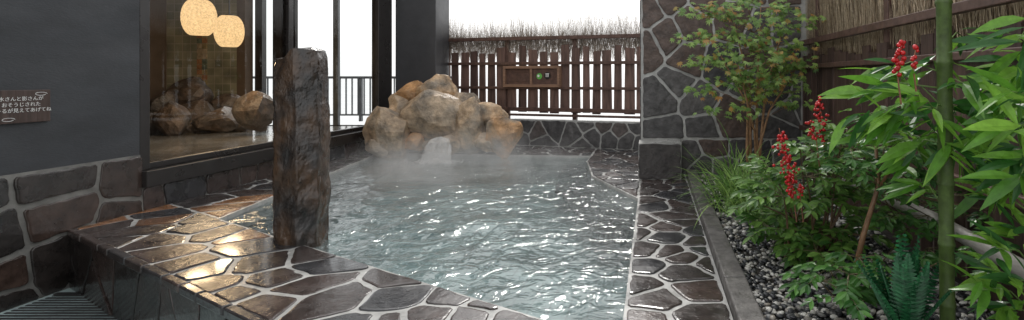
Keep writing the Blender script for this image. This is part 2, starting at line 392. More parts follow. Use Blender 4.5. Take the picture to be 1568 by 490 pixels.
for k,t in enumerate(("\u6c34\u3055\u3093\u3068\u5f71\u3055\u3093\u304c","\u304a\u305d\u3046\u3058\u3055\u308c\u305f","\u3082\u30fc\u308b\u304c\u898b\u3048\u3066\u3042\u3052\u3066\u306d")):
    cu=bpy.data.curves.new('line_%d'%k,'FONT'); cu.body=t; cu.size=0.034; cu.align_x='CENTER'; cu.extrude=0.0005
    o=bpy.data.objects.new('line_%d'%k,cu); COL.objects.link(o); cu.materials.append(M_white); o.parent=sg
    o.matrix_world=Matrix.Translation((XW+0.008,3.80,1.03-k*0.042))@Matrix.Rotation(math.pi/2,4,'Z')@Matrix.Rotation(math.pi/2,4,'X')
mb=MB()
for (yy,zz) in ((3.92,1.075),(3.72,0.895)):
    pts=[]
    for i in range(12):
        t=i/11; pts.append((XW+0.008,yy+0.04*math.cos(t*6.0)*(1-0.2*t),zz+0.012*math.sin(t*6)))
    mb.tube(pts,0.0018,4)
mb.obj('drawings',M_white,parent=sg)

# ---------------- interior bath room ----------------
room=empty('indoor_bath_room')
mb=MB()
mb.box((-12,2.5,3.0),(XW-0.2,10.6,3.1)); mb.box((-12.1,2.5,-0.5),(-12,10.6,3.0)); mb.box((-12,2.4,-0.5),(XW-0.2,2.5,3.0))
mb.box((-12,10.05,-0.5),(-7.85,10.25,3.0))
mb.box((-9.6,9.4,0.2),(-9.35,10.05,3.0))
mb.obj('room_shell',M_inwall,parent=room)
uvplane('tile_panel',M_walltile,(-9.35,10.04,0.3),(1,0,0),(0,0,1),1.35,2.7,6.5,parent=room)
mb=MB()
rn=random.Random(3)
for i in range(27):
    for j in range(2):
        c=rn.choice([(0.4,0.2,0.1),(0.35,0.28,0.15),(0.16,0.2,0.15),(0.45,0.36,0.25)])
        z=0.35+i*0.1; x=-8.75+j*0.1
        mb.box((x,10.02,z),(x+0.09,10.035,z+0.09),c)
mb.obj('accent_tiles',M_dry,parent=room)
mb=MB()
for xx,ww in ((-7.85,0.14),(-7.5,0.22),(-4.95,0.15)):
    mb.box((xx,10.3,0.1),(xx+ww,10.42,3.0))
mb.box((-7.7,10.33,0.1),(-4.8,10.4,0.25))
mb.obj('window_posts',M_frame,parent=room)
mb=MB(); mb.box((-6.33,10.33,0.25),(-6.23,10.4,3.0)); mb.obj('sash_post',M_rail,parent=room)
mb=MB(); mb.add([(-12,2.5,0.24),(XW-0.22,2.5,0.24),(XW-0.22,10.3,0.24),(-12,10.3,0.24)],[(0,1,2,3)]); mb.obj('indoor_water',M_inwater,parent=room)
mb=MB(); mb.add([(-12,2.5,-0.1),(XW-0.22,2.5,-0.1),(XW-0.22,10.3,-0.1),(-12,10.3,-0.1)],[(0,1,2,3)]); mb.obj('indoor_floor',M_floor,parent=room)
mb=MB()
mb.box((-12,12.96,1.16),(-5,13.04,1.22)); mb.box((-12,12.98,0.24),(-5,13.02,0.28))
x=-12
while x<-5:
    mb.box((x,12.985,0.26),(x+0.025,13.015,1.17)); x+=0.15
for x in (-10.4,-8.6,-7.3,-5.9): mb.box((x,12.96,0.1),(x+0.06,13.04,1.17))
mb.obj('balcony_railing',M_rail)
def lamp(name,c,r,hz):
    e=empty(name)
    m=MB(); n=28; rings=22; vs=[];fs=[]
    for j in range(rings+1):
        t=math.pi*(0.13+0.74*j/rings)
        rr=r*(abs(math.sin(t))**0.7)*(1+(0.012 if j%2 else 0)); z=-math.cos(t)*hz*1.1
        for i in range(n):
            a=2*math.pi*i/n; vs.append((c[0]+rr*math.cos(a),c[1]+rr*math.sin(a),c[2]+z))
    for j in range(rings):
        for i in range(n): fs.append((j*n+i,j*n+(i+1)%n,(j+1)*n+(i+1)%n,(j+1)*n+i))
    fs.append(tuple(range(n))[::-1])
    m.add(vs,fs); m.obj('shade',M_lamp,smooth=True,parent=e)
    m=MB(); m.tube([(c[0],c[1],c[2]+hz*0.9),(c[0],c[1],3.0)],0.008,6); m.tube([(c[0],c[1],c[2]+hz*0.98),(c[0],c[1],c[2]+hz*1.1)],0.05,12); m.obj('cord',M_frame,parent=e)
    l=bpy.data.lights.new(name+'_bulb','POINT'); l.energy=36; l.color=(1,0.72,0.44); l.shadow_soft_size=0.15
    lo=bpy.data.objects.new('bulb',l); COL.objects.link(lo); lo.location=(c[0],c[1],c[2]-hz*1.35); lo.parent=e
lamp('pendant_lamp',P(305,27,7.5),0.20,0.25)
lamp('pendant_lamp',P(351,48,8.0),0.185,0.235)

# ---------------- rocks ----------------
def rock(mb,c,s,seed,rotz=0.0,sub=4,nplanes=11,amp=0.055,col=(1,1,1)):
    rn=random.Random(seed)
    bm=bmesh.new(); bmesh.ops.create_icosphere(bm,subdivisions=sub,radius=1)
    pl=[]
    for i in range(nplanes):
        d=Vector((rn.gauss(0,1),rn.gauss(0,1),rn.gauss(0,1))).normalized(); pl.append((d,rn.uniform(0.66,0.92)))
    for i in range(3):
        d=Vector((rn.gauss(0,0.6),-1,rn.gauss(0,0.6))).normalized(); pl.append((d,rn.uniform(0.7,0.85)))
    off=Vector((rn.uniform(0,50),rn.uniform(0,50),rn.uniform(0,50)))
    rot=Matrix.Rotation(rotz,3,'Y')
    vs=[]
    for v in bm.verts:
        d=v.co.normalized(); r=1.14
        for (n,h) in pl:
            k=n.dot(d)
            if k>0.05: r=min(r,h/k)
        p=d*r
        f=amp*noise.fractal(p*2.0+off,0.9,2.1,5); p=p+d*f
        p=Vector((p.x*s[0],p.y*s[1],p.z*s[2])); p=rot@p
        vs.append(p+Vector(c))
    fs=[tuple(v.index for v in f.verts) for f in bm.faces]; bm.free()
    mb.add(vs,fs,col)
rf=empty('rock_fountain')
RK=[
 (595,204,8.05,31,38,0.08),(580,226,7.95,16,12,0),(618,160,8.5,21,21,-0.3),(632,143,8.5,28,13,-0.4),(672,141,8.5,26,26,0.15),
 (656,182,8.25,46,34,0.0),(606,176,8.4,14,16,0.2),(708,160,8.5,22,17,0.15),(721,194,8.15,22,36,0.12),(747,182,8.35,25,19,0.2),(769,205,8.1,25,29,-0.15),
 (700,218,8.2,16,16,0.1),(636,216,8.15,17,14,0.1),(675,222,8.0,22,14,0.05),(742,220,8.1,15,13,0),(690,168,8.45,17,19,0.4),(760,178,8.5,17,13,-0.3),
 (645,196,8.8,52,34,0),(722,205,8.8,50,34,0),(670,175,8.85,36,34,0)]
rn=random.Random(17)
for i,(u,v,Y,wp,hp,ro) in enumerate(RK):
    m=MB(); k=Y/F; c=P(u,v,Y); cc=mix((0.50,0.34,0.20),(0.42,0.33,0.24),rn.random())
    if rn.random()<0.25: cc=(0.46,0.26,0.12)
    if i>=17: cc=(0.09,0.06,0.045)  # rear filler rocks coloured dark to paint crevice shade between the boulders
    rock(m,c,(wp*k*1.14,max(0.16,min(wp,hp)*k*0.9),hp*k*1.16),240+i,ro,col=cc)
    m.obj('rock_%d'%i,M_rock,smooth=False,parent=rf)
ri=empty('indoor_rocks')
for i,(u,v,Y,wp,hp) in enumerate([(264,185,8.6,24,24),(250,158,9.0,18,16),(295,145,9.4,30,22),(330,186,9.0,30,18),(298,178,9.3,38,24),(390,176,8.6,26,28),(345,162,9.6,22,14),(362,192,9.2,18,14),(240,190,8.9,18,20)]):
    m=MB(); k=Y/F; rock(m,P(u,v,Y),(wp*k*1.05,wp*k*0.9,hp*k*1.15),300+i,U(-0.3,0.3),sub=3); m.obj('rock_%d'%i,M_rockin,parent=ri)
# waterfall
mb=MB(); rn=random.Random(9)
def fx(t): return P(654+40*t,205,7.75).x
for lay in range(5):
    nu,nv=30,18; vs=[];fs=[]
    for j in range(nv+1):
        q=j/nv
        for i in range(nu+1):
            t=i/nu; ww=(0.65+0.6*q)
            x=fx(0.5+(t-0.5)*ww)+0.02*noise.noise(Vector((t*8,q*3,lay*7)))
            y=7.80-0.20*q-0.02*lay*0.5+0.03*noise.noise(Vector((t*9,q*2.2,lay*5+3)))
            z=0.31-0.05*abs(t-0.45)-(0.36)*q**1.6+0.014*noise.noise(Vector((t*7,q*5,lay)))
            vs.append((x,y,z))
    for j in range(nv):
        for i in range(nu):
            if noise.noise(Vector((i*0.5,j*0.14,lay*11)))<0.10-0.05*lay+0.1*(1-abs(i/nu-0.5)*2): 
                k=j*(nu+1)+i; fs.append((k,k+1,k+nu+2,k+nu+1))
    mb.add(vs,fs)
mb.obj('waterfall',M_fall,smooth=True)
mb=MB()
for i in range(700):
    a=U(0,6.28); r=abs(random.gauss(0,0.17)); c=(P(674,0,7.7).x+r*math.cos(a)*1.4,7.54+r*math.sin(a)*0.8,WZ+U(0,0.07)*math.exp(-r*7)); q=U(0.004,0.014)
    mb.add([(c[0]-q,c[1],c[2]),(c[0]+q,c[1],c[2]),(c[0],c[1]-q,c[2]),(c[0],c[1]+q,c[2]),(c[0],c[1],c[2]+q*.7)],[(0,2,4),(2,1,4),(1,3,4),(3,0,4)])
mb.obj('water_foam',M_foam,smooth=True)

# ---------------- stone pillar ----------------
mb=MB(); n=72; rings=110; vs=[];fs=[]
pl=[(0.1,0.145),(1.15,0.15),(2.0,0.15),(3.0,0.15),(3.9,0.155),(4.50,0.120),(5.45,0.140)]
zb=-0.5; PX=-2.60
def ztopf(lx,y): return 1.405-0.075*(1 if lx<-0.05 else max(0,(0.02-lx)/0.07) if lx<0.02 else 0)+0.02*noise.noise(Vector((lx*9,y*9,0)))
for j in range(rings+1):
    t=j/rings
    for i in range(n):
        a=2*math.pi*i/n; d=Vector((math.cos(a),math.sin(a),0)); r=0.24
        for (pa,h) in pl:
            k=math.cos(a-pa)
            hh=h*(1+0.09*noise.noise(Vector((pa*3,t*2.2,1.0)))+0.05*noise.noise(Vector((pa*5,t*11,3))))
            if k>0.05: r=min(r,hh/k)
        x=r*math.cos(a)*1.04; y=r*math.sin(a)
        z=zb+(ztopf(x,y)-zb)*t
        f=0.010*noise.fractal(Vector((x*7,y*7,z*5.0)),0.8,2,5)+0.005*noise.noise(Vector((x*18,y*18,z*16)))
        tp=1-0.10*max(0,(t-0.93)/0.07)
        x=(x+d.x*f)*tp; y=(y+d.y*f)*tp
        wid=1.0+0.05*(1-t)
        vs.append((PX+x*wid+0.010*math.sin(z*2.3),3.85+y*wid,z))
for j in range(rings):
    for i in range(n): fs.append((j*n+i,j*n+(i+1)%n,(j+1)*n+(i+1)%n,(j+1)*n+i))
base=rings*n; prev=base
for s in (0.75,0.45,0.15):
    st_=len(vs)
    for i in range(n):
        q=vs[base+i]
        x=PX+(q[0]-PX)*s; y=3.85+(q[1]-3.85)*s; lx=x-PX
        vs.append((x,y,ztopf(lx,y)+0.006))
    for i in range(n): fs.append((prev+i,prev+(i+1)%n,st_+(i+1)%n,st_+i))
    prev=st_
fs.append(tuple(prev+i for i in range(n)))
mb.add(vs,fs); mb.obj('stone_pillar',M_pillar)

# ---------------- back: column, low wall, fence ----------------
mb=MB(); mb.box((-4.58,9.28,-0.3),(-3.86,9.9,3.6)); o=mb.obj('dark_column',M_column); bevel(o,0.01)
fa=Vector((-4.05,9.84,0)); fb=Vector((-0.10,8.66,0)); fd=(fb-fa).normalized(); fnv=Vector((fd.y,-fd.x,0)); FL=(fb-fa).length
def FP(s,z,h=0): return fa+fd*s+Vector((0,0,z))+fnv*h
lowwall=empty('low_stone_wall')
def obox(mb,s0,s1,z0,z1,h0,h1,col=(1,1,1)):
    vs=[FP(s0,z0,h0),FP(s1,z0,h0),FP(s1,z0,h1),FP(s0,z0,h1),FP(s0,z1,h0),FP(s1,z1,h0),FP(s1,z1,h1),FP(s0,z1,h1)]
    mb.add(vs,[(0,1,2,3),(4,7,6,5),(0,4,5,1),(1,5,6,2),(2,6,7,3),(3,7,4,0)],col)
mb=MB(); obox(mb,0,FL,-0.3,0.45,-0.2,0.0); mb.obj('core',M_mortar,parent=lowwall)
mb=MB(); stones(mb,[(0,-0.02),(FL,-0.02),(FL,0.44),(0,0.44)],0.29,0.026,lambda x,y,h:FP(x,y,h),0.012,lambda p,r:mix(pierc(p,r),(0.10,0.096,0.096),0.5),seed=81)
mb.obj('stones',M_dry,parent=lowwall)
wf=empty('wooden_fence')
mb=MB(); s=0.02; rn=random.Random(21)
while s<FL:
    w_=rn.uniform(0.13,0.2); g=rn.uniform(0.02,0.05); zt=rn.uniform(1.62,1.78); zb_=rn.uniform(0.55,0.60)
    c=mix((0.08,0.046,0.037),(0.17,0.10,0.08),rn.random()); j=rn.uniform(-.008,.008)
    sk=rn.uniform(-0.012,0.012)
    vs=[FP(s,zb_,-0.14),FP(s+w_,zb_,-0.14),FP(s+w_,zb_,-0.118),FP(s,zb_,-0.118),FP(s+sk+0.012,zt,-0.14),FP(s+w_+sk-0.012,zt+j*2,-0.14),FP(s+w_+sk-0.012,zt+j*2,-0.118),FP(s+sk+0.012,zt,-0.118)]
    mb.add(vs,[(0,1,2,3),(4,7,6,5),(0,4,5,1),(1,5,6,2),(2,6,7,3),(3,7,4,0)],c); s+=w_+g
mb.obj('boards',M_wood,parent=wf)
mb=MB()
for z0,z1,h0,h1 in ((1.865,1.93,-0.13,-0.07),(1.42,1.475,-0.116,-0.07),(0.98,1.03,-0.116,-0.08),(0.585,0.655,-0.116,-0.07),(0.50,0.54,-0.14,-0.07)):
    obox(mb,0,FL,z0,z1,h0,h1)
for s in (0.05,1.35,2.7,4.0): obox(mb,s,s+0.08,0.44,1.9,-0.2,-0.142)
o=mb.obj('rails',M_woodh,parent=wf); bevel(o,0.005)
cb=empty('wooden_wall_cabinet')
def sU(u):
    k=(u-CU)/F
    return (k*fa.y-fa.x)/(fd.x-k*fd.y)
mb=MB()
s0,s1=sU(770),sU(856); z0,z1=1.02,1.40
obox(mb,s0,s1,z0,z0+0.05,-0.10,0.0); obox(mb,s0,s1,z1-0.05,z1,-0.10,0.0)
obox(mb,s0,s0+0.04,z0+0.05,z1-0.05,-0.10,0.0); obox(mb,s1-0.04,s1,z0+0.05,z1-0.05,-0.10,0.0)
sm=(s0+s1)/2; obox(mb,sm-0.02,sm+0.02,z0+0.05,z1-0.05,-0.10,-0.01)
o=mb.obj('frame',M_cab,parent=cb); bevel(o,0.004)
mb=MB(); obox(mb,s0+0.04,sm-0.02,z0+0.05,z1-0.05,-0.06,-0.05); obox(mb,sm+0.02,s1-0.04,z0+0.05,z1-0.05,-0.05,-0.035)
obox(mb,s0+0.04,sm-0.02,z0+0.10,z0+0.115,-0.05,-0.04);obox(mb,s0+0.04,sm-0.02,z1-0.115,z1-0.10,-0.05,-0.04)
mb.obj('doors',M_woodh,parent=cb)
def disc(mb,s,z,r,h):
    vs=[FP(s,z,h)]+[FP(s+r*math.cos(t*math.pi/12),z+r*math.sin(t*math.pi/12),h) for t in range(24)]
    mb.add(vs,[(0,1+k,1+(k+1)%24) for k in range(24)])
mb=MB(); disc(mb,sU(824.5),1.215,0.055,-0.028); mb.obj('green_badge',M_green,parent=cb)
mb=MB(); disc(mb,sU(837),1.225,0.064,-0.024); mb.obj('black_badge',M_black,parent=cb)
mb=MB(); disc(mb,sU(823.5),1.22,0.022,-0.022)
for dx in (-0.022,0,0.022): obox(mb,sU(837)+dx-0.005,sU(837)+dx+0.005,1.20,1.255,-0.0235,-0.019)
obox(mb,sU(837)-0.035,sU(837)+0.035,1.256,1.266,-0.0235,-0.0195)
mb.obj('badge_mark',M_white,parent=cb)
mb=MB(); rn=random.Random(33)
for i in range(6000):
    s=rn.uniform(0,FL); zb_=rn.uniform(1.48,1.8); k=rn.random()
    zt=1.90+0.52*(k**1.8)+0.08*noise.noise(Vector((s*2,0,0)))+0.05*noise.noise(Vector((s*9,0,5))); ln=rn.gauss(0,0.07); wd=rn.uniform(0.0012,0.0034)*(1 if k<0.6 else 0.6)
    a=rn.uniform(0,3.14); h=-0.165+rn.uniform(-0.03,0.02)
    wv=(fd*math.cos(a)+fnv*math.sin(a))*wd
    p0=FP(s,zb_,h); p1=FP(s+ln*0.5,(zb_+zt)/2,h+rn.gauss(0,.01)); p2=FP(s+ln*1.3+rn.gauss(0,.02),zt,h+rn.gauss(0,.03))
    c=mix((0.18,0.14,0.11),(0.44,0.38,0.32),rn.random())
    mb.add([p0-wv,p0+wv,p1+wv,p1-wv,p2+wv*.4,p2-wv*.4],[(0,1,2,3),(3,2,4,5)],c)
mb.obj('brushwood_screen',M_twig)

# pier
pier=empty('stone_pier_wall')
mb=MB(); mb.box((-0.15,6.5,-0.3),(2.1,7.1,3.6)); mb.box((-0.17,6.12,-0.3),(0.33,6.5,0.42)); mb.obj('core',M_mortar,parent=pier)
mb=MB()
stones(mb,[(-0.14,0.43),(1.85,0.43),(1.85,3.5),(-0.14,3.5)],0.39,0.030,lambda x,y,h:Vector((x,6.5-h,y)),0.016,pierc,seed=92)
stones(mb,[(0.34,-0.05),(1.85,-0.05),(1.85,0.43),(0.34,0.43)],0.34,0.030,lambda x,y,h:Vector((x,6.5-h,y)),0.013,pierc,seed=93)
stones(mb,[(-0.17,0.0),(0.33,0.0),(0.33,0.42),(-0.17,0.42)],0.6,0.012,lambda x,y,h:Vector((x,6.12-h,y)),0.013,lambda p,r:(0.05,0.044,0.042),seed=94)
stones(mb,[(6.5,0.0),(7.1,0.0),(7.1,3.5),(6.5,3.5)],0.33,0.03,lambda x,y,h:Vector((-0.15-h,x,y)),0.013,pierc,seed=95)
mb.obj('stones',M_dry,parent=pier)

# ---------------- planter ----------------
mb=MB()
yy=1.2
while yy<6.45:
    ln=min(0.9,6.48-yy); mb.box((0.405,yy,-0.3),(0.535,yy+ln-0.006,0.055)); yy+=ln
o=mb.obj('planter_curb',M_curb); bevel(o,0.012,3)
mb=MB(); mb.box((0.54,1.0,-0.4),(1.9,6.5,-0.02)); mb.obj('planter_soil',M_soil)
mb=MB(); bm=bmesh.new(); bmesh.ops.create_icosphere(bm,subdivisions=2,radius=1); PV=[v.co.copy() for v in bm.verts]; PF=[tuple(v.index for v in f.verts) for f in bm.faces]; bm.free()
bm=bmesh.new(); bmesh.ops.create_icosphere(bm,subdivisions=1,radius=1); QV=[v.co.copy() for v in bm.verts]; QF=[tuple(v.index for v in f.verts) for f in bm.faces]; bm.free()
rn=random.Random(44)
for i in range(8000):
    y=1.9+4.5*(rn.random()**1.5); x=rn.uniform(0.55,1.75)
    r=rn.uniform(0.009,0.022)*(1.0 if y<4 else 1.25)
    t=rn.random(); pw=0.28+0.25*noise.noise(Vector((x*2.5,y*2.5,0)))
    if t<pw: c=mix((0.42,0.40,0.36),(0.68,0.66,0.62),rn.random())
    elif t<pw+0.2: c=mix((0.16,0.16,0.16),(0.28,0.25,0.21),rn.random())
    else: c=mix((0.015,0.017,0.02),(0.06,0.06,0.065),rn.random())
    q=Matrix.Rotation(rn.uniform(0,6.28),3,'Z')@Matrix.Rotation(rn.uniform(-.5,.5),3,'X')
    sx,sy,sz=rn.uniform(1,1.5),rn.uniform(.75,1.05),rn.uniform(.5,.8); cz=-0.012+rn.uniform(0,0.018)
    V,Fc=(PV,PF) if y<3 else (QV,QF)
    mb.add([q@Vector((v.x*sx*r,v.y*sy*r,v.z*sz*r))+Vector((x,y,cz)) for v in V],Fc,c)
mb.obj('pebble_gravel',M_peb,smooth=True)

XF=1.86
rfn=empty('wooden_fence')
mb=MB(); y=1.3; rn=random.Random(61)
while y<6.5:
    w_=rn.uniform(0.13,0.19); c=mix((0.045,0.025,0.02),(0.10,0.06,0.047),rn.random()); xx=XF+rn.uniform(-.004,.004)
    mb.box((xx,y,-0.05),(xx+0.02,min(y+w_,6.49),rn.uniform(1.40,1.53)),c); y+=w_+rn.uniform(0.006,0.02)
mb.obj('boards',M_wood,parent=rfn)
mb=MB(); mb.box((XF-0.06,1.2,1.58),(XF-0.005,6.48,1.645)); mb.box((XF-0.05,1.2,1.30),(XF-0.006,6.48,1.35)); mb.box((XF-0.05,1.2,0.55),(XF-0.006,6.48,0.61)); mb.box((XF-0.05,1.2,2.55),(XF-0.006,6.48,2.62))
for yy in (2.4,4.2,6.0): mb.box((XF-0.004+0.03,yy,0),(XF+0.09,yy+0.08,2.7))
o=mb.obj('rails',M_woodh,parent=rfn); bevel(o,0.006)
mb=MB(); rn=random.Random(62)
mb.box((XF+0.13,1.2,1.3),(XF+0.16,6.5,2.6),(0.22,0.16,0.10))
for i in range(13000):
    y=1.2+5.25*(rn.random()**0.9); z=rn.uniform(1.38,2.6); l=rn.uniform(0.2,0.6); wd=rn.uniform(0.0013,0.0034); x=XF+0.03+rn.uniform(0,0.09)
    s=rn.gauss(0,0.14)+0.10; c=mix((0.24,0.17,0.10),(0.74,0.62,0.45),rn.random()**1.1)
    if rn.random()<0.12: c=(0.09,0.06,0.04)
    ox=rn.uniform(-0.012,0.012)
    mb.add([(x,y-wd,z),(x,y+wd,z),(x+ox,y+s*l*1.2+wd,z+l),(x+ox,y+s*l*1.2-wd,z+l)],[(0,1,2,3)],c)
mb.obj('brushwood_screen',M_twig)
mb=MB(); mb.tube([(1.70,1.6,0.29),(1.72,3.2,0.33),(1.70,4.6,0.30)],[0.045,0.043,0.04],14); mb.obj('wooden_log_edging',M_pale,smooth=True)

# ---------------- plants ----------------
UP=Vector((0,0,1))
def gcol(rn,a,b): return mix(a,b,rn.random())
LAN=(0.05,0.75,1.0,0.85,0.5,0.0)
bam=empty('bamboo_plant'); ml=MB(); mst=MB(); rn=random.Random(77)
bx,by=1.27,2.25
def stalk(x,y,r,z1,lean,cols,node=0.26):
    z=-0.05; pts=[];rad=[]
    while z<z1:
        for dz,k in ((0,1.0),(0.008,1.12),(0.016,1.14),(0.026,1.0),(node*0.5,0.97)):
            pts.append((x+lean*(z+dz),y,z+dz)); rad.append(r*k)
        z+=node
    mst.tube(pts,rad,16,cols)
stalk(bx,by,0.031,2.4,-0.012,(0.06,0.10,0.022))
stalk(1.52,2.05,0.012,2.4,0.03,(0.09,0.15,0.04),0.2)
def bcluster(tip,origin,n,ll,rn):
    o=Vector(origin); t=Vector(tip); mid=(o+t)/2+Vector((0,0,0.05))
    mst.tube([o,mid,t],[0.004,0.003,0.0015],5,(0.12,0.2,0.05))
    d=(t-mid).normalized()
    for k in range(n):
        q=k/n; base=mid.lerp(t,0.15+0.85*q)+Vector((rn.gauss(0,.015),rn.gauss(0,.015),rn.gauss(0,.015))); sd=d.cross(UP).normalized()*(1 if k%2 else -1)
        dr=(d*rn.uniform(0.4,1.2)+sd*rn.uniform(0.3,1.1)+Vector((rn.gauss(0,.35),rn.gauss(0,.25),rn.uniform(-0.7,0.7)))).normalized()
        L_=ll*rn.uniform(0.55,1.2); c=gcol(rn,(0.08,0.24,0.025),(0.24,0.47,0.06))
        if rn.random()<0.28: c=(0.035,0.13,0.025)
        up=(UP*0.8+Vector((rn.gauss(0,.5),rn.gauss(0,.4)-0.7,0))).normalized()
        ml.leaf(base,dr,up,L_,L_*rn.uniform(0.19,0.26),droop=rn.uniform(0.05,0.6),prof=LAN,col=c,fold=0.25)
CL=[(1310,150,2.5),(1345,185,2.4),(1350,110,2.5),(1385,240,2.35),(1390,150,2.2),(1425,190,2.2),(1370,200,2.6),(1480,130,2.1),(1525,60,2.2),(1500,200,2.2),(1540,165,2.0),(1552,240,2.1),(1485,255,2.3),(1535,290,2.2),(1430,100,2.3),(1545,100,2.4),(1400,280,2.4),(1500,300,2.4),(1465,180,2.4),(1560,200,2.5),(1480,60,2.7),(1330,205,2.5),(1515,130,2.3),(1530,230,2.3),(1410,220,2.4),(1455,230,2.2),(1375,130,2.4),(1555,130,2.1),(1560,60,1.9),(1300,185,2.4),(1545,200,1.75),(1560,275,1.8),(1550,140,1.75)]
for (u,v,Y) in CL:
    t=P(u,v,Y); oz=t.z+rn.uniform(-0.15,0.1); src=(bx-0.012*oz,by,oz) if u<1500 else (1.52+0.03*oz,2.05,oz)
    bcluster(t,src,rn.randint(8,13),0.20,rn)
for (u,v,Y) in [(1525,380,1.95),(1555,430,1.9),(1515,410,2.1),(1560,350,2.1),(1545,470,2.0),(1500,440,2.0)]:
    t=P(u,v,Y); bcluster(t,(1.52,2.05,max(0.05,t.z-0.15)),11,0.16,rn)
ml.obj('leaves',M_leaf,parent=bam); mst.obj('stalks',M_stem,smooth=True,parent=bam)

def spray(ml,mst,base,d,L_,n,ll,lw,rn,ca,cb,droop=0.5,stemc=(0.12,0.10,0.05)):
    d=d.normalized(); p=Vector(base); pts=[p.copy()]; st_=L_/n
    for k in range(n):
        d=(d+Vector((0,0,-droop/n))).normalized(); p=p+d*st_; pts.append(p.copy())
        sd=d.cross(UP)
        if sd.length<.05: sd=Vector((1,0,0))
        sd.normalize()
        if k>=1:
            for s in (-1,1):
                dr=(d*0.7+sd*s+Vector((rn.gauss(0,.15),rn.gauss(0,.15),rn.gauss(0,.2)))).normalized(); q=ll*rn.uniform(0.75,1.15)
                ml.leaf(p,dr,(UP+Vector((0,-0.6,0))),q,lw*rn.uniform(0.85,1.15),droop=0.35,prof=(0.1,0.9,0.9,0.0),col=gcol(rn,ca,cb),fold=0.2)
    ml.leaf(p,d,UP,ll,lw,droop=0.3,prof=(0.1,0.9,0.9,0.0),col=gcol(rn,ca,cb))
    mst.tube([pts[0],pts[len(pts)//2],pts[-1]],[0.003,0.002,0.001],4,stemc)
nan=empty('nandina_shrub'); ml=MB(); mst=MB(); rn=random.Random(88)
NC=[(1170,290),(1190,330),(1215,360),(1240,330),(1200,300),(1225,290),(1260,260),(1285,240),(1300,290),(1270,310),(1310,330),(1290,370),(1250,385),(1215,400),(1330,270),(1320,230),(1245,240),(1180,260),(1275,350),(1235,270),(1160,310),(1200,380),(1255,300),(1300,260),(1240,360),(1275,400),(1180,350),(1295,200),(1225,225),(1330,300),(1170,330),(1210,330),(1230,400),(1265,230),(1245,210),(1340,330),(1320,360),(1165,270),(1280,270),(1265,370)]
for (u,v) in NC:
    Y=rn.uniform(3.1,3.9); t=P(u,v,Y); t.z=max(t.z,0.08)
    b0=Vector((1.0+rn.gauss(0,.1),3.5+rn.gauss(0,.12),0)); 
    mst.tube([b0,b0.lerp(t,0.5)+Vector((0,0,0.1)),t],[0.009,0.006,0.003],5,(0.13,0.08,0.045))
    for k in range(6):
        a=rn.uniform(0,6.28); d=Vector((math.cos(a),math.sin(a)-0.3,rn.uniform(0.0,0.8)))
        spray(ml,mst,t,d,rn.uniform(0.13,0.22),5,0.085,0.032,rn,(0.035,0.11,0.02),(0.21,0.39,0.08))
ml.obj('leaves',M_leaf,parent=nan); mst.obj('stems',M_stem,parent=nan)
mb=MB()
def berries(u0,v0,u1,v1,Y,n,w):
    for i in range(n):
        t=rn.random(); c=P(u0+(u1-u0)*t,v0+(v1-v0)*t,Y); k=w*(0.35+0.65*math.sin(min(1,t*1.1+0.1)*2.8))
        c=c+Vector((rn.gauss(0,k),rn.gauss(0,k),rn.gauss(0,0.01))); r=rn.uniform(0.007,0.011)
        mb.add([Vector(v)*r+c for v in PV],PF)
    mst2.tube([P(u0,v0,Y),P(u1,v1,Y),P(u1+5,v1+40,Y)],[0.002,0.003,0.004],5,(0.2,0.08,0.04))
mst2=MB()
berries(1193,196,1215,300,3.05,95,0.024); berries(1255,150,1262,225,3.1,60,0.024); berries(1240,185,1250,215,3.1,20,0.018); berries(1380,60,1375,120,2.1,30,0.013); berries(1402,75,1398,100,2.1,10,0.009); berries(1215,250,1225,300,3.05,22,0.018)
mb.obj('berries',M_berry,smooth=True,parent=nan); mst2.obj('berry_stems',M_stem,parent=nan)
sh=empty('evergreen_shrub'); ml=MB(); mst=MB(); rn=random.Random(90)
tb=P(1315,385,2.9); mst.tube([Vector((tb.x-0.05,2.9,0)),P(1322,360,2.9),P(1345,285,2.9),P(1340,200,2.95)],[0.017,0.016,0.013,0.008],8,(0.20,0.11,0.055))
mst.tube([P(1345,290,2.9),P(1375,240,2.8),P(1400,215,2.8)],[0.01,0.008,0.005],6,(0.20,0.11,0.055))
for (u,v,Y) in [(1340,200,2.95),(1300,225,3),(1370,240,2.9),(1400,215,2.8),(1330,250,2.9),(1380,270,2.9),(1290,250,3.0),(1360,180,3),(1410,260,2.9),(1280,440,2.5),(1300,420,2.5),(1315,395,2.6),(1270,410,2.6),(1480,330,3.0),(1420,330,3.2),(1370,330,3.2),(1460,300,3.1),(1520,320,3.0),(1390,350,3.2),(1400,300,3.0),(1255,430,2.6),(1300,455,2.4),(1550,330,2.9),(1420,380,3.0),(1500,370,2.8)]:
    t=P(u,v,Y); t.z=max(t.z,0.06); mst.tube([P(1345,290,2.9) if v<340 else Vector((1.0,2.7,0)),t],[0.005,0.003],5,(0.13,0.1,0.05))
    for k in range(7):
        a=rn.uniform(0,6.28); d=Vector((math.cos(a),math.sin(a)-0.2,rn.uniform(-0.1,0.6)))
        spray(ml,mst,t,d,rn.uniform(0.10,0.17),4,0.068,0.028,rn,(0.025,0.095,0.02),(0.12,0.29,0.06))
ml.obj('leaves',M_leaf,parent=sh); mst.obj('trunk',M_stem,smooth=True,parent=sh)
